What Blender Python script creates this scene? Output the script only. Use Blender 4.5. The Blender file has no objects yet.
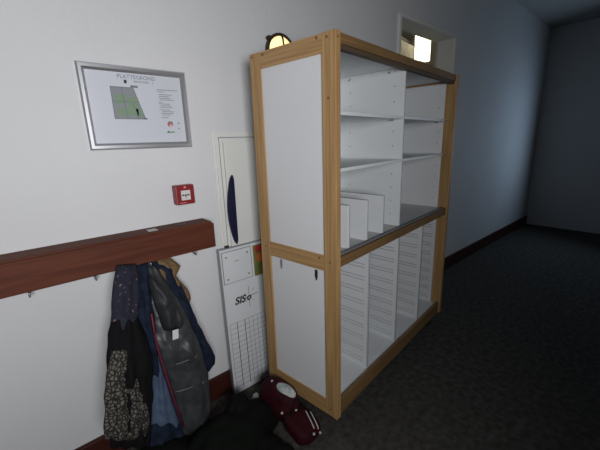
import bpy, bmesh, math, random
from mathutils import Vector, Matrix, noise
random.seed(4)
S = bpy.context.scene
COL = S.collection
YAW = 0.11734
CORNER = (1.080, 1.003, 0.0)
WY = 1.751          # wall plane
W, D, Z0, Z1 = 1.523, 0.542, 0.130, 2.036

# ------------------------------------------------------------ materials
def mat(name, col, rough=.6, metal=0., emit=None, estr=0., spec=.5, noise_amt=0., scale=(8, 8, 8), detail=4, bump=0., bscale=None, col2=None, coat=0.):
    m = bpy.data.materials.new(name); m.use_nodes = True
    nt = m.node_tree; b = nt.nodes['Principled BSDF']
    b.inputs['Base Color'].default_value = (*col, 1); b.inputs['Roughness'].default_value = rough
    b.inputs['Metallic'].default_value = metal; b.inputs['Specular IOR Level'].default_value = spec
    b.inputs['Coat Weight'].default_value = coat
    if emit: b.inputs['Emission Color'].default_value = (*emit, 1); b.inputs['Emission Strength'].default_value = estr
    if noise_amt or bump or col2:
        tc = nt.nodes.new('ShaderNodeTexCoord'); mp = nt.nodes.new('ShaderNodeMapping'); mp.inputs['Scale'].default_value = scale
        n = nt.nodes.new('ShaderNodeTexNoise'); n.inputs['Detail'].default_value = detail; n.inputs['Scale'].default_value = 1
        nt.links.new(tc.outputs['Object'], mp.inputs[0]); nt.links.new(mp.outputs[0], n.inputs[0])
        r = nt.nodes.new('ShaderNodeValToRGB'); c2 = col2 or tuple(c*(1-noise_amt) for c in col)
        r.color_ramp.elements[0].position = .35; r.color_ramp.elements[1].position = .65
        r.color_ramp.elements[0].color = (*c2, 1); r.color_ramp.elements[1].color = (*col, 1)
        nt.links.new(n.outputs[0], r.inputs[0]); nt.links.new(r.outputs[0], b.inputs['Base Color'])
        if bump:
            bp = nt.nodes.new('ShaderNodeBump'); bp.inputs['Strength'].default_value = bump; bp.inputs['Distance'].default_value = .01
            src = n
            if bscale:
                n2 = nt.nodes.new('ShaderNodeTexNoise'); n2.inputs['Scale'].default_value = bscale; n2.inputs['Detail'].default_value = 3
                nt.links.new(tc.outputs['Object'], n2.inputs[0]); src = n2
            nt.links.new(src.outputs[0], bp.inputs['Height']); nt.links.new(bp.outputs[0], b.inputs['Normal'])
    return m
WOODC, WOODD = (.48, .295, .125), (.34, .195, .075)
M = dict(
    wall=mat('wall_paint', (.645, .653, .662), .75, noise_amt=.03, scale=(3, 3, 3), bump=.15, bscale=60),
    ceiling=mat('ceiling_paint', (.45, .45, .44), .8),
    darkwall=mat('unseen_wall_dark', (.20, .18, .16), .6),  # dark colour of the unseen wall chosen to cut bounced light
    carpet=mat('carpet', (.105, .100, .092), .95, col2=(.055, .052, .047), scale=(26, 26, 26), detail=8, bump=.6, bscale=220, spec=.15),
    base=mat('baseboard_paint', (.05, .011, .007), .45, noise_amt=.2),
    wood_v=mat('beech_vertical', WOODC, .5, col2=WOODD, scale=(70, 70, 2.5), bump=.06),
    wood_x_shaded=mat('beech_along_shaded', (.235, .14, .056), .5, col2=(.16, .09, .035), scale=(2.5, 70, 70), bump=.06),  # beech of the long rails darkened, painting in weaker light on front faces
    wood_y=mat('beech_across', WOODC, .5, col2=WOODD, scale=(70, 2.5, 70), bump=.06),
    plug=mat('dark_plug', (.16, .085, .035), .6),
    white=mat('white_board', (.76, .785, .80), .42, noise_amt=.02, scale=(5, 5, 5)),
    white2=mat('white_panel', (.74, .75, .765), .5, noise_amt=.02, scale=(3, 3, 3)),
    groove=mat('groove_grey', (.40, .41, .43), .7),
    batten=mat('dark_batten', (.09, .06, .035), .6),
    grey=mat('grey_laminate', (.50, .50, .50), .35, noise_amt=.08),
    track=mat('dark_track', (.20, .205, .21), .5),
    alu=mat('aluminium', (.62, .63, .66), .32, metal=.85),
    alud=mat('aluminium_dark', (.33, .34, .37), .4, metal=.7),
    pin=mat('pin_hole', (.26, .27, .29), .7),
    black=mat('black_plastic', (.012, .012, .013), .4),
    greyp=mat('grey_plastic_and_shade', (.20, .22, .25), .5),
    red=mat('red_plastic', (.22, .012, .014), .4),
    redd=mat('red_pink_print', (.75, .25, .25), .5),
    cream=mat('cream_lacquer', (.69, .695, .665), .45),
    blueh=mat('dark_blue_plastic', (.006, .008, .035), .35),
    rack=mat('reddish_wood', (.115, .031, .014), .62, col2=(.075, .018, .008), scale=(3, 50, 50), spec=.25),
    paper=mat('paper', (.58, .60, .66), .35),
    sticker=mat('sticker', (.62, .60, .58), .6),
    planline=mat('plan_grey', (.17, .19, .20), .6),
    plangreen=mat('plan_green', (.19, .28, .18), .6),
    planfill=mat('plan_fill', (.23, .25, .27), .6),
    text=mat('print_black', (.03, .03, .035), .6),
    textg=mat('print_grey', (.20, .21, .24), .6),
    printred=mat('print_red', (.5, .10, .10), .6),
    printgreen=mat('print_green', (.10, .25, .13), .6),
    orange=mat('print_orange', (.60, .13, .03), .5),
    redp=mat('print_red_top', (.45, .03, .02), .5),
    olive=mat('print_olive', (.20, .17, .05), .5, col2=(.11, .13, .03), scale=(12, 12, 12)),
    board=mat('white_steel', (.64, .66, .68), .35),
    navy=mat('navy_cloth', (.012, .020, .042), .85, col2=(.006, .010, .022), scale=(20, 20, 20), bump=.3, spec=.2),
    lining=mat('grey_lining', (.050, .055, .060), .42, col2=(.028, .031, .035), scale=(12, 12, 12), bump=.3),
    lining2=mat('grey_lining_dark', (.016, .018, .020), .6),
    ltblue=mat('pale_blue_lining', (.075, .115, .19), .7, noise_amt=.25, bump=.3),
    magenta=mat('magenta_piping', (.13, .010, .030), .6),
    tan=mat('tan_cloth', (.20, .13, .065), .85, col2=(.14, .09, .045), scale=(60, 60, 60), spec=.2),
    blackc=mat('black_cloth', (.006, .006, .007), .9, bump=.3, spec=.15),
    jacket=mat('dark_green_black_cloth', (.0045, .006, .0045), .85, bump=.4, bscale=25, spec=.12),
    maroon=mat('maroon_nylon', (.036, .0022, .006), .75, noise_amt=.4, scale=(15, 15, 15), bump=.5, bscale=30, spec=.2),
    patch=mat('white_patch', (.55, .57, .57), .6, col2=(.30, .36, .34), scale=(28, 28, 28)),
    stripe=mat('white_stripe', (.50, .48, .48), .6),
    beige=mat('beige_paint', (.62, .58, .48), .7),
    seam=mat('pale_seam', (.16, .16, .17), .6),
    tag=mat('white_tag', (.62, .64, .66), .6),
    rubber=mat('castor_rubber', (.02, .02, .022), .6),
    bronze=mat('dark_bronze', (.045, .033, .022), .45, metal=.3),
    lampglass=mat('lit_lamp_glass', (.9, .85, .6), .4, emit=(1.0, .74, .30), estr=1.25),
    lamptube=mat('lit_lamp', (1, .97, .9), .4, emit=(1.0, .88, .62), estr=5),
)
def spotted(name, a, b, scale, thr):
    m = bpy.data.materials.new(name); m.use_nodes = True; nt = m.node_tree; p = nt.nodes['Principled BSDF']
    tc = nt.nodes.new('ShaderNodeTexCoord'); v = nt.nodes.new('ShaderNodeTexVoronoi'); v.feature = 'DISTANCE_TO_EDGE'; v.inputs['Scale'].default_value = scale
    r = nt.nodes.new('ShaderNodeValToRGB'); r.color_ramp.elements[0].position = thr; r.color_ramp.elements[1].position = thr+.05
    r.color_ramp.elements[0].color = (*a, 1); r.color_ramp.elements[1].color = (*b, 1)
    nt.links.new(tc.outputs['Object'], v.inputs[0]); nt.links.new(v.outputs[0], r.inputs[0]); nt.links.new(r.outputs[0], p.inputs['Base Color'])
    p.inputs['Roughness'].default_value = .85; return m
M['leopard'] = spotted('leopard_cloth', (.012, .011, .010), (.13, .115, .095), 62, .13)
M['floral'] = spotted('floral_cloth', (.010, .012, .026), (.20, .10, .14), 42, .30)
def glass():
    m = bpy.data.materials.new('clear_glass'); m.use_nodes = True; nt = m.node_tree
    for n in list(nt.nodes): nt.nodes.remove(n)
    o = nt.nodes.new('ShaderNodeOutputMaterial'); t = nt.nodes.new('ShaderNodeBsdfTransparent'); g = nt.nodes.new('ShaderNodeBsdfGlossy')
    g.inputs['Roughness'].default_value = .03; mx = nt.nodes.new('ShaderNodeMixShader'); mx.inputs[0].default_value = .09
    t.inputs[0].default_value = (.93, .95, .94, 1)
    nt.links.new(t.outputs[0], mx.inputs[1]); nt.links.new(g.outputs[0], mx.inputs[2]); nt.links.new(mx.outputs[0], o.inputs[0]); return m
M['glass'] = glass()

# ------------------------------------------------------------ mesh helpers
class MB:
    def __init__(s): s.bm = bmesh.new(); s.mats = []
    def mi(s, m):
        if m not in s.mats: s.mats.append(m)
        return s.mats.index(m)
    def _paint(s, faces, m):
        i = s.mi(m)
        for f in faces: f.material_index = i
    def box(s, x0, x1, y0, y1, z0, z1, m, bev=0.0):
        r = bmesh.ops.create_cube(s.bm, size=1, matrix=Matrix.Translation(((x0+x1)/2, (y0+y1)/2, (z0+z1)/2)) @ Matrix.Diagonal((x1-x0, y1-y0, z1-z0, 1)))
        vs = r['verts']; fs = {f for v in vs for f in v.link_faces}
        s._paint(fs, m)
        if bev:
            es = list({e for v in vs for e in v.link_edges})
            rr = bmesh.ops.bevel(s.bm, geom=es, offset=bev, segments=2, affect='EDGES', profile=.5)
            s._paint(rr['faces'], m)
        return s
    def cyl(s, c, r, h, axis, m, seg=20, r2=None, smooth=True):
        rot = {'Z': Matrix.Identity(4), 'X': Matrix.Rotation(math.pi/2, 4, 'Y'), 'Y': Matrix.Rotation(math.pi/2, 4, 'X')}[axis]
        q = bmesh.ops.create_cone(s.bm, cap_ends=True, segments=seg, radius1=r, radius2=r if r2 is None else r2, depth=h, matrix=Matrix.Translation(c) @ rot)
        fs = {f for v in q['verts'] for f in v.link_faces}; s._paint(fs, m)
        for f in fs:
            if len(f.verts) == 4 and smooth: f.smooth = True
        return s
    def loft(s, rings, m, cap=True, closed=True, smooth=True):
        vr = [[s.bm.verts.new(p) for p in ring] for ring in rings]; i = s.mi(m)
        for a, b in zip(vr, vr[1:]):
            n = len(a)
            for k in range(n if closed else n-1):
                f = s.bm.faces.new((a[k], a[(k+1) % n], b[(k+1) % n], b[k])); f.material_index = i; f.smooth = smooth
        if cap and closed:
            for r in (vr[0], vr[-1][::-1]):
                f = s.bm.faces.new(r[::-1]); f.material_index = i; f.smooth = smooth
        return s
    def prism(s, pts, y0, y1, m):   # outline in x,z, extruded along y
        a = [s.bm.verts.new((x, y0, z)) for x, z in pts]; b = [s.bm.verts.new((x, y1, z)) for x, z in pts]; i = s.mi(m); n = len(pts)
        fs = [s.bm.faces.new(a), s.bm.faces.new(b[::-1])] + [s.bm.faces.new((a[k], b[k], b[(k+1) % n], a[(k+1) % n])) for k in range(n)]
        for f in fs: f.material_index = i
        return s
    def build(s, name, parent=None, loc=None, rot=None):
        bmesh.ops.recalc_face_normals(s.bm, faces=s.bm.faces)
        me = bpy.data.meshes.new(name); s.bm.to_mesh(me); s.bm.free()
        for m in s.mats: me.materials.append(M[m])
        o = bpy.data.objects.new(name, me); COL.objects.link(o)
        if parent: o.parent = parent
        if loc: o.location = loc
        if rot: o.rotation_euler = rot
        return o
def tube(mb, pts, r, m, seg=8):
    pts = [Vector(p) for p in pts]; rings = []
    for i, p in enumerate(pts):
        t = (pts[min(i+1, len(pts)-1)] - pts[max(i-1, 0)]).normalized()
        a = t.orthogonal() if i == 0 else (a - t*a.dot(t)); a.normalize(); b = t.cross(a)
        rings.append([p + (a*math.cos(2*math.pi*k/seg) + b*math.sin(2*math.pi*k/seg))*r for k in range(seg)])
    mb.loft(rings, m); return mb
def empty(name, label, cat, loc=(0, 0, 0), rz=0, group=None):
    o = bpy.data.objects.new(name, None); COL.objects.link(o); o.location = loc; o.rotation_euler = (0, 0, rz); o.empty_display_size = .1
    return tag(o, label, cat, group)
def tag(o, label, cat, group=None):
    o['label'] = label; o['category'] = cat
    if group: o['group'] = group
    return o
def struct(o, label=None, cat=None):
    o['kind'] = 'structure'
    if label: o['label'] = label
    if cat: o['category'] = cat
    return o
def text(name, body, size, parent, loc, m, rot=(math.pi/2, 0, 0), shear=0., bold=0., align='LEFT', sx=1.):
    cu = bpy.data.curves.new(name, 'FONT'); cu.body = body; cu.size = size; cu.extrude = .0004; cu.shear = shear; cu.offset = bold; cu.align_x = align
    o = bpy.data.objects.new('tmp', cu); COL.objects.link(o); bpy.context.view_layer.update()
    me = bpy.data.meshes.new_from_object(o.evaluated_get(bpy.context.evaluated_depsgraph_get())); bpy.data.objects.remove(o)
    me.materials.clear(); me.materials.append(M[m]); t = bpy.data.objects.new(name, me); COL.objects.link(t)
    t.parent = parent; t.location = loc; t.rotation_euler = rot; t.scale = (sx, 1, 1); return t

# ------------------------------------------------------------ room shell
X0, X1, YB, H = -2.2, 7.0, -1.0, 3.25
struct(MB().box(X0, X1, YB, WY, -.1, 0, 'carpet').build('floor'), 'dark grey mottled carpet floor', 'floor')
struct(MB().box(X0, X1, YB, WY, H, H+.1, 'ceiling').build('ceiling'), 'white ceiling', 'ceiling')
tx0, tx1, tz0, tz1 = 2.668, 3.645, 2.15, 2.578
WT = .19
b = MB()
for (x0, x1, z0, z1) in ((X0, tx0, 0, H), (tx1, X1, 0, H), (tx0, tx1, 0, tz0), (tx0, tx1, tz1, H)): b.box(x0, x1, WY, WY+WT, z0, z1, 'wall')
struct(b.build('wall_back'), 'white painted wall behind the cabinet', 'wall')
struct(MB().box(X0-.1, X0, YB, WY, 0, H, 'wall').build('wall_left'), 'white end wall', 'wall')
struct(MB().box(X1, X1+.1, YB, WY, 0, H, 'wall').build('wall_right'), 'white far wall', 'wall')
# camera-side wall and an unseen window opening added for the key light
wx0, wx1, wz0, wz1 = -.75, .25, 1.28, 2.12
b = MB()
for (x0, x1, z0, z1) in ((X0, wx0, 0, H), (wx1, X1, 0, H), (wx0, wx1, 0, wz0), (wx0, wx1, wz1, H)): b.box(x0, x1, YB-.14, YB, z0, z1, 'darkwall')
struct(b.build('wall_front'), 'unseen wall opposite the cabinet, dark to cut bounce light', 'wall')
b = MB()
for (x0, x1, z0, z1) in ((wx0, wx1, wz0, wz0+.05), (wx0, wx1, wz1-.05, wz1), (wx0, wx0+.05, wz0, wz1), (wx1-.05, wx1, wz0, wz1)): b.box(x0, x1, YB-.12, YB-.06, z0, z1, 'cream', .004)
struct(b.build('key_light_frame'), 'unseen white window frame opposite the cabinet, added for the key light', 'window')
struct(MB().box(X0, X1, WY-.016, WY, 0, .150, 'base', .003).box(X0, X1, WY-.012, WY, .150, .156, 'base').build('baseboard_back'), 'dark red-brown painted baseboard', 'baseboard')
struct(MB().box(X0, X1, YB, YB+.016, 0, .156, 'base', .003).build('baseboard_front'), 'dark red-brown painted baseboard opposite', 'baseboard')

# transom window with frame, glass and the small room beyond it
tr = MB()
ox0, ox1, oz0, oz1 = 2.637, 3.674, 2.12, 2.603
tr.box(ox0, ox1, WY-.022, WY+.0, tz1, oz1, 'cream', .003).box(ox0, ox1, WY-.022, WY, oz0, tz0, 'cream', .003)
tr.box(ox0, tx0, WY-.022, WY, tz0, tz1, 'cream', .003).box(tx1, ox1, WY-.022, WY, tz0, tz1, 'cream', .003)
tw = struct(tr.build('window_2'), 'small high transom window in a pale frame above the cabinet', 'window')
g = MB().box(tx0, tx1, WY+.165, WY+.171, tz0, tz1, 'glass').build('window_pane', tw); g['kind'] = 'structure'
RX0, RX1, RY0, RY1, RZ0, RZ1 = 2.3, 5.6, WY+WT, WY+1.7, 1.9, 3.25
b = MB(); b.box(RX0, RX1, RY1, RY1+.05, RZ0, RZ1, 'beige').box(RX0-.05, RX0, RY0, RY1, RZ0, RZ1, 'beige').box(RX1, RX1+.05, RY0, RY1, RZ0, RZ1, 'beige')
b.box(RX0, RX1, RY0, RY1, RZ0-.05, RZ0, 'beige').box(RX0, RX1, RY0, RY1, RZ1, RZ1+.05, 'beige')
struct(b.build('wall_beyond'), 'beige walls of the room behind the transom window', 'wall')
b = MB().prism([(3.3, RZ0), (3.73, RZ0), (3.73, 2.615), (3.3, 2.685)], 2.25, 2.28, 'beige').prism([(3.3, 2.685), (3.64, 2.63), (3.64, 2.645), (3.3, 2.70)], 2.24, 2.29, 'bronze')
struct(b.build('trim_1'), 'beige partition with a dark top edge behind the transom window', 'trim')
lp = empty('fluorescent_lamp', 'bright lit rectangular lamp seen through the transom window', 'lamp', (3.93, 2.25, 2.66))
MB().box(-.125, .125, -.03, .03, -.165, .17, 'lamptube', .01).build('lamp_diffuser', lp)
MB().box(-.13, .13, .03, .06, -.17, .18, 'alu', .005).box(-.03, .03, .06, 1.2, -.02, .02, 'alu').build('lamp_back', lp)

# ------------------------------------------------------------ cabinet
cab = empty('shelf_cabinet', 'tall open white cabinet with beech frame, shelves above and slotted bays below', 'cabinet', CORNER, YAW)
PW, PT = .075, .035
def cbox(name, x0, x1, y0, y1, z0, z1, m, bev=.0015): return MB().box(x0, x1, y0, y1, z0, z1, m, bev).build(name, cab)
for x0 in (0, W-PT):
    for y0 in (0, D-PW):
        o = cbox('post', x0, x0+PT, y0, y0+PW, Z0, Z1, 'wood_v', .003); o['label'] = 'upright beech corner post'
for x0 in (0.001, W-PT+.001):
    xa, xb = x0, x0+PT-.002
    for z0, z1, n in ((Z1-.077, Z1-.001, 'top_rail'), (.977, 1.058, 'middle_rail'), (Z0, .222, 'bottom_rail')):
        cbox(n, xa, xb, PW, D-PW, z0, z1, 'wood_y')
    cbox('side_panel', xa+.008, xb-.006, PW, D-PW, 1.058, Z1-.077, 'white2', 0)
    cbox('side_panel', xa+.008, xb-.006, PW, D-PW, .222, .977, 'white2', 0)
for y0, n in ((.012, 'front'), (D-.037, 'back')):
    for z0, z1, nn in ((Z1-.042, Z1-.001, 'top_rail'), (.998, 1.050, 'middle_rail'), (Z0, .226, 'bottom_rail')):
        cbox(nn, PT, W-PT, y0, y0+(.045 if nn == 'top_rail' and y0 < .1 else .020), z0, z1, 'wood_x_shaded')
cbox('back_panel', PT, W-PT, D-.045, D-.037, .217, 2.0, 'white', 0)
cbox('top_board', PT, W-PT, .058, D-.045, 2.000, 2.016, 'white')
ms = cbox('middle_shelf', PT, W-PT, .037, D-.045, 1.037, 1.053, 'grey')
cbox('bottom_shelf', PT, W-PT, .033, D-.045, .200, .216, 'white')
o = MB().box(PT, W-PT, .018, .048, 1.0535, 1.0555, 'track').box(PT, W-PT, .0175, .0205, 1.0555, 1.0600, 'alu').box(PT, W-PT, .032, .034, 1.0555, 1.0585, 'track').box(PT, W-PT, .046, .048, 1.0555, 1.0585, 'alud').build('sliding_door_track', cab); o['label'] = 'dark metal track along the middle shelf edge'
o = MB().box(PT, W-PT, .020, .050, 1.976, 1.9935, 'batten').build('batten', cab); o['label'] = 'dark brown batten under the top rail'
HOLES = [1.13+.0857*k for k in range(11)]
def holes(b, x, zs, ys=(.112, .426), r=.0042):
    for z in zs:
        for y in ys: b.cyl((x, y, z), r, .0012, 'X', 'pin', 10)
def slotted(b, x0, x1, y0, z0, z1, left, right):
    # board with pairs of narrow horizontal runner grooves cut in its faces
    d = .006; xa = x0+(d if left else 0); xb = x1-(d if right else 0)
    b.box(xa, xb, y0+.001, D-.045, z0, z1, 'groove')
    b.box(x0+.0002, x1-.0002, y0, y0+.010, z0+.0005, z1-.0005, 'white')
    if right and left: b.box(x1-.004, x1+.0004, y0-.0006, y0+.004, z0+.001, z1-.001, 'greyp')  # thin grey strip paints the contact shadow beside the front edge
    for on, fa, fb in ((left, x0, xa), (right, xb, x1)):
        if not on: continue
        b.box(fa, fb, y0, y0+.026, z0, z1, 'white')
        lo = z0; g = z0+.036; k = 0
        while g < z1-.02:
            b.box(fa, fb, y0+.026, D-.046, lo, g, 'white')
            lo = g+.0065; g += .021 if k % 2 == 0 else .057; k += 1
        b.box(fa, fb, y0+.026, D-.046, lo, z1, 'white')
# central divider
b = MB().box(.742, .758, .050, D-.045, 1.054, 1.999, 'white', .001).box(.755, .7584, .0494, .053, 1.056, 1.998, 'greyp'); holes(b, .7418, HOLES)  # grey strip stands in for shade right of the divider front
b.cyl((.7415, .151, 1.982), .007, .003, 'X', 'pin', 12).cyl((.7415, .435, 1.978), .007, .003, 'X', 'pin', 12)
b.build('divider', cab)['label'] = 'tall central divider with shelf-pin holes'
for x0, x1 in ((PT, PT+.015), (W-PT-.015, W-PT)):
    b = MB().box(x0, x1, PW, D-.045, 1.054, 1.985, 'white', .001); holes(b, x0-.0002 if x0 > .5 else x1+.0002, HOLES); b.build('inner_side_panel', cab)
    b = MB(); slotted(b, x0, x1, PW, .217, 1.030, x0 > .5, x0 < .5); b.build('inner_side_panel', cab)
for xr in (.385, .757, 1.137):
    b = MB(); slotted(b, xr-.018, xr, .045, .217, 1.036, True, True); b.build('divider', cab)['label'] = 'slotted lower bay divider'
for xr in (.183, .362, .543):
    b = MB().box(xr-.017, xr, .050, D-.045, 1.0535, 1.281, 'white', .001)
    b.box(xr-.003, xr+.0004, .0494, .053, 1.055, 1.280, 'greyp')  # dark sliver, shade painted along the right of the front edge
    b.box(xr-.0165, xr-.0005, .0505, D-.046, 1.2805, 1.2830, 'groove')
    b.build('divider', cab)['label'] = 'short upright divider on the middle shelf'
for (x0, x1) in ((PT+.016, .741), (.759, W-PT-.016)):
    for z in (1.463, 1.713):
        s = MB().box(x0, x1, .050, D-.05, z, z+.016, 'white', .001).build('shelf', cab)
        if x0 < .5 and z < 1.5:
            s.rotation_euler.y = -.012; s.location = (x1-x1*math.cos(.012)+z*math.sin(.012), 0, z-z*math.cos(.012)-x1*math.sin(.012))
        if x0 > .5:
            MB().box(x1-.035, x1, .047, .055, z+.001, z+.013, 'greyp', .001).build('shelf_clip', s)
        MB().box(x1-.02, x1, .112, .130, z-.006, z, 'greyp').build('shelf_pin', s)
for y, m, in ((.133, 'black'), (.386, 'greyp')):
    b = MB().box(.0045, .0095, y-.008, y+.008, .925, .968, m, .002).box(.0045, .0095, y-.004, y+.004, .912, .928, m, .0015)
    o = b.build('key_slot', cab); o['label'] = 'black keyhole slot' if m == 'black' else 'grey keyhole slot'
for y, z in ((.045, 2.015), (D-.02, 2.020), (.040, 1.778), (.040, 1.030), (D-.042, 1.026), (.045, .175), (.10, 2.022), (D-.10, 2.020), (.105, 1.040)):
    MB().cyl((-.0005, y, z), .0055, .002, 'X', 'plug', 14).build('screw_plug', cab)
for x, z in ((.015, 2.010), (.06, 1.99)): MB().cyl((x, -.0003 if x < .03 else .0117, z), .005, .002, 'Y', 'plug', 14).build('screw_plug', cab)
for cx, cy in ((.11, .10), (W-.09, .08), (.11, D-.11), (W-.09, D-.11)):
    c = MB().box(cx-.03, cx+.03, cy-.03, cy+.03, .124, .130, 'alud').cyl((cx, cy, .115), .013, .02, 'Z', 'alud')
    c.box(cx-.022, cx-.017, cy-.018, cy+.03, .045, .108, 'alud').box(cx+.017, cx+.022, cy-.018, cy+.03, .045, .108, 'alud').box(cx-.022, cx+.022, cy-.018, cy+.03, .103, .108, 'alud')
    c = c.build('caster', cab)
    MB().cyl((cx, cy+.012, .045), .045, .028, 'X', 'rubber', 28).cyl((cx, cy+.012, .045), .014, .036, 'X', 'alud').build('wheel', c)

# ------------------------------------------------------------ bulkhead lamp above the cabinet
bl = empty('bulkhead_lamp', 'round caged bulkhead lamp glowing on the wall above the cabinet', 'lamp', (1.378, WY, 2.134))
def ringp(r, y, n=40): return [(r*math.cos(2*math.pi*k/n), y, r*math.sin(2*math.pi*k/n)) for k in range(n)]
MB().cyl((0, -.007, 0), .108, .014, 'Y', 'bronze', 40).build('base_plate', bl)
b = MB(); b.loft([ringp(.108, -.014), ringp(.108, -.022), ringp(.105, -.028), ringp(.095, -.028), ringp(.092, -.022), ringp(.090, -.014)], 'bronze', cap=False); b.build('cage_ring', bl)
b = MB(); b.loft([ringp(.0895, -.015)] + [ringp(.0895*math.cos(t), -.020-.024*math.sin(t)) for t in [i*math.pi/2/9 for i in range(9)]], 'lampglass'); b.build('glass_dome', bl)
b = MB(); tube(b, [(-.098, -.026, 0), (-.07, -.040, 0), (0, -.050, 0), (.07, -.040, 0), (.098, -.026, 0)], .0055, 'bronze'); tube(b, [(0, -.026, -.098), (0, -.040, -.07), (0, -.050, 0), (0, -.040, .07), (0, -.026, .098)], .0055, 'bronze'); b.build('guard_bar', bl)
MB().cyl((-.090, -.014, .070), .011, .026, 'Y', 'bronze', 14).build('clamp_screw', bl)

# ------------------------------------------------------------ floor-plan board
pb = empty('floor_plan_board', 'silver framed floor plan sign on the white wall above the coat rack', 'sign', (.515, WY, 1.7755))
fw, fh, ft = .235, .183, .028
def mitred(inner, outer, y0, y1): pass
b = MB()
prof = [(0, 0), (0, -.014), (.006, -.020), (.018, -.020), (ft, -.011), (ft, 0)]
corners = [(-1, -1), (1, -1), (1, 1), (-1, 1)]
rings = [[(sx*(fw-d), y, sz*(fh-d)) for d, y in prof] for sx, sz in corners]; rings.append(rings[0])
b.loft(rings, 'alu', cap=False, smooth=False); b.build('frame', pb)
MB().box(-fw+.02, fw-.02, -.009, -.001, -fh+.02, fh-.02, 'paper').build('paper', pb)
b = MB(); y0, y1 = -.0098, -.0088
def q(x, z, w, h, m): b.box(x, x+w, y0, y1, z-h, z, m)
b.prism([(-.115, .092), (-.020, .092), (.018, -.046), (-.115, -.046)], y0, y1, 'planfill')
b2 = [(-.105, .06, .05, .04), (-.05, .05, .045, .05), (-.10, -.0, .09, .03), (-.02, .0, .028, .04)]
for x, z, w, h in b2: b.box(x, x+w, y0-.0003, y1, z-h, z, 'plangreen')
for (xa, za, xb, zb) in ((-.115, .092, -.02, .092), (-.02, .092, .018, -.046), (.018, -.046, -.115, -.046), (-.115, .092, -.115, -.046), (-.115, .03, -.004, .03), (-.07, .092, -.06, -.046), (-.03, .03, -.012, -.046)):
    dx, dz = xb-xa, zb-za; L = math.hypot(dx, dz); nx, nz = -dz/L*.0016, dx/L*.0016
    b.prism([(xa-nx, za-nz), (xa+nx, za+nz), (xb+nx, zb+nz), (xb-nx, zb-nz)], y0-.0007, y1, 'planline')
q(-.03, .103, .032, .010, 'planline'); q(.012, -.040, .014, .008, 'planline'); q(-.055, .125, .012, .015, 'text')
b.build('plan_drawing', pb)
b = MB()
zz = .094; random.seed(3)
for w, m, g in ((.10, 'textg', .009), (.030, 'textg', .013), (.065, 'textg', .008), (.05, 'textg', .008), (.055, 'textg', .008), (.07, 'textg', .011), (.02, 'textg', .008), (.055, 'textg', .008), (.05, 'textg', .008), (.065, 'textg', .012), (.05, 'textg', .008), (.06, 'textg', .008), (.065, 'textg', .008), (.045, 'textg', .012), (.035, 'textg', .006)):
    x = .088+(random.random()*.012 if w < .09 else 0); b.box(x, x+w, y0, y1, zz-.0028, zz, m); zz -= g
b.box(.172, .180, y0, y1, -.066, -.060, 'textg').box(.172, .180, y0, y1, -.092, -.087, 'textg')
b.build('legend_lines', pb)
b = MB().cyl((.133, -.0095, -.068), .014, .001, 'Y', 'printred', 20).box(.125, .146, -.0103, -.009, -.064, -.055, 'textg').box(.130, .139, -.0106, -.009, -.080, -.070, 'paper').build('red_emblem', pb)
b = MB().prism([(.112, -.108), (.122, -.098), (.132, -.108), (.142, -.102), (.157, -.108), (.112, -.112)], y0, y1, 'printgreen').build('green_emblem', pb)
text('sign_title', 'PLATTEGROND', .024, pb, (.088, -.0095, .131), 'textg', align='RIGHT')
text('sign_subtitle', 'BOUWDEEL   4', .013, pb, (.075, -.0095, .116), 'textg', align='RIGHT')

# ------------------------------------------------------------ fire alarm call point
fa = empty('fire_alarm_call_point', 'red fire alarm call point box on the white wall', 'alarm', (.6675, WY, 1.348))
MB().box(-.050, .050, -.052, 0, -.051, .051, 'red', .005).build('housing', fa)
MB().box(-.024, .026, -.0545, -.051, -.028, .024, 'sticker', .0015).build('break_glass', fa)
b = MB().cyl((.0, -.055, -.002), .0055, .001, 'Y', 'text', 16)
b.prism([(-.020, -.004), (-.020, .003), (-.012, .003), (-.012, .006), (-.007, -.0005), (-.012, -.007), (-.012, -.004)], -.0555, -.0545, 'text')
b.prism([(.020, -.004), (.020, .003), (.012, .003), (.012, .006), (.007, -.0005), (.012, -.007), (.012, -.004)], -.0555, -.0545, 'text')
b.box(-.0015, .0015, -.0555, -.0545, -.016, -.008, 'text'); b.build('press_symbol', fa)
MB().prism([(-.008, .036), (.008, .036), (.006, .042), (0, .046), (-.006, .042)], -.0530, -.0515, 'redd').build('flame_emblem', fa)
MB().box(-.035, .0, -.0530, -.0515, -.043, -.040, 'redd').build('print_line', fa)

# ------------------------------------------------------------ wall cupboard
wc = empty('wall_cupboard', 'white flush wall cupboard door with dark blue curved grip, half hidden behind the cabinet', 'cupboard', (.885, WY, .95))
b = MB(); Z = lambda z: z-.95
cw = .62
for x0, x1, z0, z1 in ((0, .022, .90, 1.66), (cw-.022, cw, .90, 1.66), (.022, cw-.022, 1.638, 1.66), (.022, cw-.022, .90, .922)): b.box(x0, x1, -.014, 0, Z(z0), Z(z1), 'cream', .002)
for x0, x1, z0, z1 in ((.022, .042, .922, 1.638), (cw-.042, cw-.022, .922, 1.638), (.042, cw-.042, 1.622, 1.638), (.042, cw-.042, .922, .975)): b.box(x0, x1, -.010, 0, Z(z0), Z(z1), 'cream', .0015)
b.build('frame', wc)
MB().box(.018, cw-.018, -.0165, -.0138, Z(1.6355), Z(1.6395), 'greyp').box(.020, .0225, -.0165, -.0138, Z(.98), Z(1.638), 'textg').box(-.012, cw+.012, -.006, 0, Z(.89), Z(1.668), 'cream', .002).build('trim', wc)
d = MB().box(.046, cw-.046, -.022, -.004, Z(.985), Z(1.612), 'cream', .002).build('door', wc)
MB().box(.042, cw-.042, -.003, 0, Z(.975), Z(1.622), 'greyp').build('shadow_gap', wc)
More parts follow.
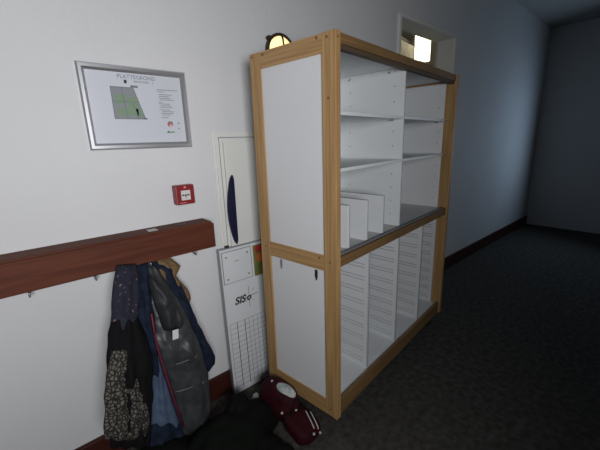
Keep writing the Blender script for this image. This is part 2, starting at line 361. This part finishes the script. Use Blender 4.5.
# crescent grip
pts = []
zt, zb, xs = 1.425, 1.003, .078
n = 22
for k in range(n+1):
    t = k/n; e = min(1, t*14, (1-t)*14)**.5
    pts.append((xs+.004*(1-t)-.004-.008*e-.034*math.sin(math.pi*t)**.85, zt+(zb-zt)*t))
for k in range(n+1):
    t = 1-k/n; e = min(1, t*14, (1-t)*14)**.5
    pts.append((xs+.004*(1-t)+.001+.008*e, zt+(zb-zt)*t))
pts = [(x, Z(z)) for x, z in pts]
MB().prism(pts, -.030, -.021, 'blueh').build('grip', d)
MB().box(-.004, .022, -.026, -.012, Z(.988), Z(1.006), 'black', .002).build('latch', wc)

# ------------------------------------------------------------ coat rack
cr = empty('coat_rack', 'reddish brown wooden coat rack board fixed to the white wall', 'coat rack', (.780, WY, 1.05))
RL = 1.9
b = MB().box(-RL, 0, -.115, -.095, 0, .135, 'rack', .002); b.build('front_board', cr)
MB().box(-RL, -.012, -.114, -.0, .1352, .147, 'rack', .002).build('shelf_board', cr)
MB().box(-RL, -.02, -.018, 0, 0.0, .134, 'rack', .001).build('back_board', cr)
MB().box(-.020, 0, -.0948, -.002, .0, .135, 'rack', .002).build('end_board', cr)
MB().prism([(-.05, 0), (-.03, -.028), (0, -.0), ], -.03, -.004, 'rack').build('end_bracket', cr)
o = MB().box(-.330, -.286, -.090, -.045, .1472, .1482, 'sticker').build('sticker', cr); o['label'] = 'small white printed sticker'
MB().box(-.322, -.294, -.070, -.066, .1482, .1486, 'textg').build('sticker_print', cr)
for x in (-.168, -.142): MB().cyl((x, -.062, .1475), .0095, .002, 'Z', 'black', 16).build('screw_hole', cr)
for k in range(7):
    x = -.10-.24*k; b = MB(); tube(b, [(x, -.03, .02), (x, -.03, -.012), (x, -.045, -.035), (x, -.07, -.035), (x, -.078, -.015)], .004, 'alud'); b.build('hook', cr)

# ------------------------------------------------------------ leaning board
TILT = math.atan2(.030, 1.0)
sb = empty('sign_board', 'white steel board with printed grid leaning on the wall between coat rack and cabinet', 'board', (.826, 1.676, .004)); sb.rotation_euler = (-TILT, 0, math.radians(0))
BW, BH, BT = .42, .992, .034
MB().box(.002, BW, .0015, BT, 0, BH, 'alud', .002).build('board_core', sb)
b = MB().box(.004, BW-.004, 0, .002, .004, BH-.004, 'board', .0008); b.build('board_face', sb)
b = MB()
def ln(xa, za, xb, zb, w, m='textg', y=-.0006):
    dx, dz = xb-xa, zb-za; L = math.hypot(dx, dz); nx, nz = -dz/L*w/2, dx/L*w/2
    b.prism([(xa-nx, za-nz), (xa+nx, za+nz), (xb+nx, zb+nz), (xb-nx, zb-nz)], y, .0004, m)
GT = .50
xs_ = [.022, .072, .128, .158, .190, .222, .254, .286, .318, .350, .382]
for k, x in enumerate(xs_): ln(x, .035, x, GT, .0042 if k in (1, 2) else .0022, 'text' if k in (1, 2) else 'textg')
z = GT
while z > .03: ln(.022, z, BW-.01, z, .0022); z -= .0345
b.build('printed_grid', sb)
pp = MB().box(.014, .214, -.0035, 0, .772, .972, 'board', .001).build('mounting_plate', sb)
b = MB()
for (xa, za, xb, zb) in ((.014, .772, .214, .772), (.214, .772, .214, .972), (.014, .772, .014, .972), (.014, .972, .214, .972)): ln(xa, za, xb, zb, .003, 'textg', -.0042)
b.build('plate_edge', sb)
for x, z in ((.040, .94), (.188, .94), (.040, .80), (.188, .80)): MB().cyl((x, -.005, z), .006, .003, 'Y', 'alud', 14).build('screw', sb)
MB().box(.095, .125, -.0040, -.003, .902, .906, 'textg').build('print_line', sb)
pc = MB().box(.232, .40, -.0015, 0, .765, .970, 'olive').build('colour_print', sb)
MB().cyl((.285, -.002, .885), .030, .002, 'Y', 'orange', 28).build('orange_disc', pc)
MB().box(.248, .40, -.0022, -.001, .925, .962, 'redp').build('red_band', pc)
text('board_lettering', 'SIS', .065, sb, (.070, -.001, .620), 'text', shear=.25, bold=.0022)
text('board_lettering', 'o', .062, sb, (.155, -.001, .622), 'text', shear=.2, bold=.0022)
b = MB()
ln(.176, .575, .176, .715, .0035); ln(.130, .643, .238, .651, .0035, 'text'); ln(.147, .616, .157, .623, .003); ln(.197, .676, .217, .691, .003); ln(.197, .619, .207, .609, .003); ln(.142, .676, .152, .668, .003)
b.build('crosshair_mark', sb)

# ------------------------------------------------------------ coats
C={"outer":[[0.439,1.038,0.489,1.046,0.07],[0.456,0.986,0.536,0.983,0.084],[0.472,0.933,0.553,0.927,0.097],[0.487,0.88,0.569,0.87,0.111],[0.502,0.826,0.582,0.814,0.124],[0.504,0.777,0.592,0.758,0.138],[0.507,0.726,0.604,0.7,0.15],[0.513,0.668,0.616,0.635,0.15],[0.517,0.61,0.628,0.569,0.15],[0.521,0.551,0.639,0.502,0.15],[0.524,0.491,0.638,0.44,0.15],[0.528,0.429,0.637,0.376,0.15],[0.533,0.366,0.636,0.311,0.15],[0.538,0.301,0.635,0.245,0.15]],
"sleeve":[[0.469,0.973,0.489,0.967,0.1],[0.486,0.93,0.514,0.92,0.108],[0.502,0.885,0.538,0.874,0.117],[0.513,0.842,0.556,0.828,0.125],[0.521,0.8,0.575,0.781,0.134],[0.528,0.758,0.589,0.734,0.142],[0.535,0.714,0.603,0.687,0.15],[0.546,0.666,0.621,0.634,0.15],[0.556,0.616,0.638,0.58,0.15],[0.567,0.566,0.656,0.525,0.15],[0.578,0.514,0.674,0.468,0.15],[0.589,0.462,0.69,0.411,0.15],[0.599,0.408,0.683,0.365,0.15],[0.61,0.354,0.65,0.332,0.15]],
"leftfront":[[0.339,1.048,0.417,1.057,0.12],[0.332,1.014,0.41,1.017,0.135],[0.325,0.981,0.404,0.977,0.15],[0.319,0.947,0.398,0.937,0.166],[0.313,0.914,0.393,0.898,0.181],[0.307,0.881,0.387,0.858,0.196],[0.304,0.847,0.384,0.818,0.21],[0.305,0.806,0.384,0.77,0.21],[0.306,0.764,0.384,0.722,0.21],[0.307,0.721,0.385,0.673,0.21],[0.308,0.678,0.385,0.623,0.21],[0.308,0.634,0.385,0.572,0.21],[0.309,0.59,0.385,0.521,0.21],[0.309,0.545,0.385,0.468,0.21]],
"lining":[[0.41,1.033,0.456,1.02,0.1],[0.402,0.993,0.477,0.969,0.114],[0.393,0.953,0.498,0.917,0.128],[0.385,0.914,0.517,0.865,0.142],[0.377,0.875,0.533,0.813,0.156],[0.373,0.834,0.55,0.76,0.169],[0.368,0.795,0.561,0.709,0.183],[0.364,0.755,0.569,0.658,0.197],[0.363,0.714,0.577,0.607,0.211],[0.364,0.669,0.586,0.553,0.22],[0.367,0.619,0.593,0.494,0.22],[0.374,0.565,0.6,0.433,0.22],[0.381,0.511,0.608,0.372,0.22],[0.388,0.455,0.608,0.313,0.22],[0.395,0.398,0.608,0.253,0.22],[0.402,0.34,0.607,0.193,0.22],[0.409,0.281,0.599,0.137,0.22],[0.417,0.22,0.59,0.08,0.22],[0.425,0.158,0.572,0.029,0.22],[0.434,0.094,0.543,-0.012,0.22]],
"hem":[[0.295,0.258,0.458,0.147,0.19],[0.287,0.234,0.468,0.114,0.194],[0.279,0.211,0.479,0.08,0.199],[0.272,0.185,0.483,0.048,0.2],[0.264,0.159,0.466,0.031,0.2],[0.255,0.132,0.449,0.013,0.2]],
"fold":[[0.383,1.018,0.4,1.013,0.215],[0.382,0.988,0.428,0.973,0.223],[0.382,0.957,0.457,0.932,0.231],[0.382,0.927,0.471,0.895,0.24],[0.383,0.894,0.482,0.858,0.245],[0.388,0.859,0.494,0.818,0.245],[0.392,0.823,0.504,0.778,0.245],[0.399,0.785,0.502,0.742,0.245],[0.409,0.745,0.474,0.717,0.245]],
"blue":[[0.367,0.633,0.376,0.629,0.2],[0.357,0.591,0.381,0.577,0.2],[0.347,0.548,0.387,0.524,0.2],[0.337,0.505,0.393,0.47,0.2],[0.328,0.461,0.399,0.414,0.2],[0.318,0.417,0.406,0.358,0.2],[0.309,0.373,0.413,0.299,0.2],[0.301,0.327,0.421,0.24,0.2],[0.295,0.28,0.43,0.178,0.2],[0.288,0.233,0.439,0.115,0.2]],
"tan":[[0.448,1.062,0.536,1.04,0.05],[0.446,1.047,0.553,1.019,0.057],[0.443,1.032,0.57,0.998,0.065],[0.44,1.018,0.588,0.976,0.072],[0.438,1.003,0.576,0.963,0.079],[0.435,0.988,0.563,0.95,0.087],[0.433,0.973,0.55,0.938,0.094],[0.432,0.958,0.558,0.919,0.1],[0.433,0.94,0.572,0.896,0.1],[0.433,0.922,0.585,0.873,0.1],[0.434,0.904,0.597,0.85,0.1],[0.435,0.886,0.602,0.829,0.1],[0.436,0.867,0.607,0.808,0.1],[0.436,0.849,0.61,0.787,0.1],[0.437,0.83,0.603,0.77,0.1],[0.438,0.812,0.595,0.753,0.1]],
"black":[[0.249,0.944,0.303,0.915,0.2],[0.225,0.905,0.311,0.862,0.217],[0.201,0.867,0.319,0.809,0.234],[0.181,0.829,0.327,0.756,0.251],[0.17,0.788,0.329,0.706,0.268],[0.158,0.748,0.33,0.655,0.285],[0.147,0.707,0.322,0.608,0.3],[0.138,0.657,0.315,0.553,0.3],[0.132,0.605,0.307,0.497,0.3],[0.126,0.551,0.298,0.441,0.3],[0.12,0.497,0.287,0.385,0.3],[0.114,0.442,0.277,0.329,0.3],[0.108,0.387,0.266,0.272,0.3],[0.102,0.33,0.255,0.215,0.3]],
"leopard":[[0.177,0.781,0.227,0.757,0.31],[0.164,0.75,0.232,0.717,0.314],[0.151,0.72,0.237,0.677,0.318],[0.139,0.689,0.242,0.635,0.322],[0.13,0.657,0.249,0.593,0.326],[0.123,0.624,0.256,0.549,0.33],[0.115,0.588,0.264,0.502,0.33],[0.108,0.552,0.268,0.456,0.33],[0.102,0.514,0.27,0.41,0.33],[0.096,0.477,0.268,0.367,0.33],[0.09,0.439,0.252,0.333,0.33],[0.084,0.4,0.235,0.3,0.33]],
"floral":[[0.274,1.085,0.356,1.071,0.15],[0.261,1.06,0.353,1.039,0.17],[0.248,1.036,0.349,1.006,0.189],[0.236,1.012,0.343,0.975,0.209],[0.226,0.989,0.332,0.947,0.228],[0.219,0.958,0.325,0.911,0.23],[0.213,0.927,0.318,0.874,0.23],[0.207,0.895,0.306,0.838,0.23],[0.2,0.864,0.294,0.803,0.23],[0.194,0.832,0.282,0.768,0.23]],
"piping":[[0.358,1.496,0.865],[0.359,1.496,0.772],[0.361,1.496,0.691],[0.37,1.496,0.616],[0.386,1.496,0.483],[0.403,1.496,0.343],[0.426,1.496,0.191]]}

def cloth(name, rows, m, parent, bulge=.03, back=.015, folds=3, amp=.010, seed=0, quilt=0, sharp=False, inset=0.):
    n = 26; fine = []
    for a, c in zip(rows, rows[1:]):
        for j in range(3):
            t = j/3; fine.append([a[i]+(c[i]-a[i])*t for i in range(5)])
    fine.append(rows[-1]); rings = []
    N = len(fine)
    for ri, (xl, zl, xr, zr, off) in enumerate(fine):
        v = ri/(N-1); ring = []
        end = min(1, v*9+.25, (1-v)*9+.25)
        q_ = 1.0
        if quilt: q_ = .45+.55*abs(math.sin(math.pi*v*quilt))**.45
        for k in range(n):
            t = k/(n-1); x = xl+(xr-xl)*t; z = zl+(zr-zl)*t
            prof = math.sin(math.pi*t)**.55 if 0 < t < 1 else 0
            w = noise.noise(Vector((x*22+seed*7, z*3.0, seed)))*amp*1.8 + noise.noise(Vector((x*38+z*14+seed, z*30-x*10, seed*3)))*amp*1.1 + abs(noise.noise(Vector((x*16-z*8, z*11+x*9, seed*5))))*amp*1.5 + math.sin(t*math.pi*2*folds+seed+v*2.5)*amp*(.4+.6*v)
            ring.append((x + noise.noise(Vector((seed, z*14, t*2)))*.006, WY-off-(bulge*q_*end*prof)-w*prof, z))
        for k in range(n-2, 0, -1):
            t = k/(n-1); x = xl+(xr-xl)*t; z = zl+(zr-zl)*t
            ring.append((x, WY-off+back*end*math.sin(math.pi*t)**.5, z))
        rings.append(ring)
    mb = MB(); mb.loft(rings, m); return mb.build(name, parent)
def coat(name, label, cat='coat', group=None): return empty(name, label, cat, (0, 0, 0), 0, group)
c1 = coat('quilted_coat', 'navy coat hanging open under the rack, showing grey quilted lining and magenta piping')
cloth('shell', C['outer'], 'navy', c1, .03, .02, 2, .008, 1)
cloth('sleeve', C['sleeve'], 'navy', c1, .035, .02, 1, .008, 2)
cloth('front_panel', C['leftfront'], 'navy', c1, .02, .02, 2, .007, 3)
ln_ = cloth('lining', C['lining'], 'lining', c1, .035, .015, 2, .008, 4, quilt=5); ln_['label'] = 'grey quilted lining'
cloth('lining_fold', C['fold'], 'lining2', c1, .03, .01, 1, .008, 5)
cloth('hem', C['hem'], 'navy', c1, .03, .02, 3, .01, 6)
cloth('skirt_lining', C['blue'], 'ltblue', c1, .02, .01, 2, .008, 7)['label'] = 'pale blue inner lining'
b = MB(); tube(b, [(p[0], p[1]-.02, p[2]) for p in C['piping']], .0048, 'magenta'); b.build('piping', c1)['label'] = 'magenta piping'
for pts_ in ([(.412, 1.503, .548), (.452, 1.504, .537), (.489, 1.493, .541), (.544, 1.499, .533), (.572, 1.53, .545)], [(.399, 1.524, .384), (.439, 1.491, .391), (.492, 1.496, .376), (.567, 1.506, .358), (.588, 1.53, .365)]):
    b = MB(); tube(b, pts_, .0024, 'seam'); b.build('seam', c1)

t_ = MB().box(-.014, .014, -.001, .001, -.024, .024, 'tag', .0005).build('care_tag', c1, (.441, WY-.305, .735), (0, math.radians(6), 0)); t_['label'] = 'white care tag'
c2 = coat('tan_coat', 'tan brown coat collar showing behind the navy coat'); cloth('collar', C['tan'], 'tan', c2, .025, .02, 2, .007, 9)
c3 = coat('black_coat', 'black coat hanging in front of the navy coat at the left'); cloth('body', C['black'], 'blackc', c3, .04, .03, 3, .012, 11)
c4 = coat('leopard_print_scarf', 'black and beige leopard print scarf hanging over the black coat', 'scarf'); cloth('cloth', C['leopard'], 'leopard', c4, .02, .02, 3, .008, 12)
c5 = coat('floral_coat', 'dark coat with pink floral pattern hanging at the left end beside the navy coat'); cloth('body', C['floral'], 'floral', c5, .03, .03, 2, .008, 13)

# ------------------------------------------------------------ jacket heaped on the floor
def heap(name, cx, cy, rx, ry, h, m, rot=0, seed=0, amp=.03, nr=26, na=64, zoff=0., p=.55, parent=None):
    mb = MB(); rings = []
    for i in range(nr+1):
        t = i/nr; ring = []
        for k in range(na):
            a = 2*math.pi*k/na
            edge = 1+.10*math.sin(3*a+seed)+.06*math.sin(5*a+seed*2)+.04*math.sin(9*a)
            x = rx*t*edge*math.cos(a); y = ry*t*edge*math.sin(a)
            z = h*max(0, 1-t**2.4)**p
            nz = noise.noise(Vector((x*6+seed, y*6, seed)))+.5*noise.noise(Vector((x*15+seed, y*15, 3)))+.35*math.sin(9*x+14*y+seed)
            z += amp*nz*(1-t**3)
            X = x*math.cos(rot)-y*math.sin(rot); Y = x*math.sin(rot)+y*math.cos(rot)
            ring.append((cx+X, cy+Y, zoff+max(z, .012*(1-t))+.004))
        rings.append(ring)
    rings[0] = [(cx+.002*math.cos(2*math.pi*k/na), cy+.002*math.sin(2*math.pi*k/na), rings[0][0][2]) for k in range(na)]
    rings.append([(p_[0], p_[1], zoff) for p_ in rings[-1]])
    mb.loft(rings, m); return mb.build(name, parent)
jk = empty('dark_jacket', 'dark greenish black jacket heaped on the carpet beside the maroon bag', 'jacket', (.55, 1.38, 0))
heap('body', .08, -.03, .30, .20, .17, 'jacket', .35, 2, .03, parent=jk)
heap('sleeve', .05, -.22, .28, .13, .10, 'jacket', .05, 5, .025, parent=jk)
heap('lining', -.28, .10, .24, .16, .12, 'jacket', .1, 4, .025, parent=jk)
heap('hood', .175, .065, .125, .10, .19, 'jacket', .6, 7, .015, parent=jk)

# ------------------------------------------------------------ maroon bag
mbag = empty('maroon_bag', 'maroon sports bag with white oval patch lying against the foot of the cabinet', 'bag', (.955, 1.27, 0))
def blob(name, c, r, m, seed, amp, rz, parent, ex=.8, rx=0):
    mb = MB(); rings = []; nr, na = 24, 40
    R = Matrix.Rotation(rz, 3, 'Z') @ Matrix.Rotation(rx, 3, 'X')
    for i in range(nr+1):
        ph = -math.pi/2+math.pi*i/nr; ring = []
        if i in (0, nr): ph *= .995
        for k in range(na):
            a = 2*math.pi*k/na; sg = lambda v: math.copysign(abs(v)**ex, v)
            v = Vector((r[0]*sg(math.cos(ph))*sg(math.cos(a)), r[1]*sg(math.cos(ph))*sg(math.sin(a)), r[2]*sg(math.sin(ph))))
            v *= 1+amp*noise.noise(Vector((v.x*16+seed, v.y*16, v.z*16)))
            v = R @ v + Vector(c); v.z = max(v.z, .002); ring.append(v)
        rings.append(ring)
    mb.loft(rings, m); return mb.build(name, parent)
body = blob('bag_body', (.006, .092, .112), (.086, .145, .111), 'maroon', 1, .10, .10, mbag, .9)
pocket = blob('front_pocket', (.010, -.102, .060), (.084, .100, .048), 'maroon', 3, .08, .02, mbag, .6, .22)
from mathutils.bvhtree import BVHTree
def surf(objs):
    vs, fs = [], []
    for o in objs:
        base = len(vs); vs += [tuple(v.co) for v in o.data.vertices]; fs += [tuple(base+i for i in p.vertices) for p in o.data.polygons]
    t = BVHTree.FromPolygons(vs, fs)
    def drop(x, y, off):
        h = t.ray_cast(Vector((x, y, 1)), Vector((0, 0, -1)))
        return (h[0]+h[1]*off*(1 if h[1].z > 0 else -1)) if h[0] else Vector((x, y, .01))
    return drop
dr = surf([body, pocket]); BX, BY = .955, 1.27
def decal(name, cx, cy, ra, rb, ang, m, th=.003):
    b = MB(); rings = []
    for t in (1.0, .98, .8, .55, .28, .02):
        rings.append([dr(cx-BX+ra*t*math.cos(k)*math.cos(ang)-rb*t*math.sin(k)*math.sin(ang), cy-BY+ra*t*math.cos(k)*math.sin(ang)+rb*t*math.sin(k)*math.cos(ang), .0002 if t == 1.0 else th) for k in [2*math.pi*i/28 for i in range(28)]])
    b.loft(rings, m); return b.build(name, mbag)
decal('oval_patch', .966, 1.300, .060, .034, math.radians(-66), 'patch')['label'] = 'white oval patch'
for x, y, z in ((.9013, 1.2623, .1133), (.9704, 1.2207, .118), (.9400, 1.4006, .2200), (.9639, 1.0656, .0751), (1.004, 1.0600, .0600)):
    b = MB(); rr = []
    for q_ in range(9):
        ph = -1.55+3.1*q_/8; rr.append([(x-BX+.0075*math.cos(ph)*math.cos(k), y-BY+.0075*math.cos(ph)*math.sin(k), z+.0075*math.sin(ph)) for k in [2*math.pi*i/16 for i in range(16)]])
    b.loft(rr, 'stripe'); b.build('white_stud', mbag)
for (xa, ya, xb, yb) in ((1.012, 1.185, .984, 1.085), (1.036, 1.175, 1.006, 1.075)):
    b = MB(); tube(b, [dr(xa+(xb-xa)*k/10-BX, ya+(yb-ya)*k/10-BY, .001) for k in range(11)], .0038, 'stripe'); b.build('piping_stripe', mbag)['label'] = 'white piping stripe'
b = MB(); tube(b, [dr(x-BX, 1.225-BY+.01*math.sin(x*40), .0) for x in (.90, .92, .94, .96, .98, 1.0, 1.02)], .004, 'blackc'); b.build('seam', mbag)
paper = MB(); paper.loft([[(x*s_, y*s_, z) for x, y in ((-.03, -.02), (.0, -.035), (.028, -.01), (.022, .03), (-.01, .036), (-.034, .015))] for s_, z in ((1, 0), (.95, .02), (.6, .045), (.1, .05))], 'tag', smooth=False)
tag(paper.build('crumpled_tissue', None, (.912, 1.545, .0)), 'small crumpled white tissue on the carpet between the dark jacket and the maroon bag', 'tissue')


# ------------------------------------------------------------ lights
l = bpy.data.lights.new('lamp_light', 'POINT'); l.energy = 2.2; l.color = (1, .88, .66); l.shadow_soft_size = .08
o = bpy.data.objects.new('lamp_light', l); COL.objects.link(o); o.location = (3.75, 2.08, 2.80)
def area(name, loc, rot, sx, sy, e, col):
    l = bpy.data.lights.new(name, 'AREA'); l.shape = 'RECTANGLE'; l.size = sx; l.size_y = sy; l.energy = e; l.color = col
    o = bpy.data.objects.new(name, l); COL.objects.link(o); o.location = loc; o.rotation_euler = rot; return o
area('added_key_light', ((wx0+wx1)/2, YB-.03, (wz0+wz1)/2), (math.radians(90), 0, math.radians(-12)), wx1-wx0-.1, wz1-wz0-.1, 25, (.99, .985, 1.0))  # unseen key light added in the opening, shaped for the falloff
area('far_blue_fill', (6.2, .6, 1.6), (math.radians(90), 0, math.radians(60)), .8, 1.4, 7, (.55, .75, 1.0))  # blue fill added for the cool patch on the right wall, no window built
w = bpy.data.worlds.new('world'); S.world = w; w.use_nodes = True
w.node_tree.nodes['Background'].inputs[0].default_value = (.75, .85, 1, 1); w.node_tree.nodes['Background'].inputs[1].default_value = .6

# ------------------------------------------------------------ camera
cd = bpy.data.cameras.new('camera'); cam = bpy.data.objects.new('camera', cd); COL.objects.link(cam)
r = Vector((0.75394, -0.65619, -0.03139)); u = Vector((0.1841, 0.16517, 0.96893)); f = Vector((0.63062, 0.7363, -0.24533))
m4 = Matrix(((r.x, u.x, -f.x, 0), (r.y, u.y, -f.y, 0), (r.z, u.z, -f.z, 1.6), (0, 0, 0, 1)))
cam.matrix_world = m4; cd.sensor_width = 36; cd.lens = 19.707; cd.clip_start = .02
S.camera = cam
S.view_settings.view_transform = 'Standard'; S.view_settings.look = 'None'; S.view_settings.gamma = 1; S.view_settings.use_curve_mapping = False
S.view_settings.exposure = 0
bpy.data.lights['added_key_light'].spread = math.radians(118)
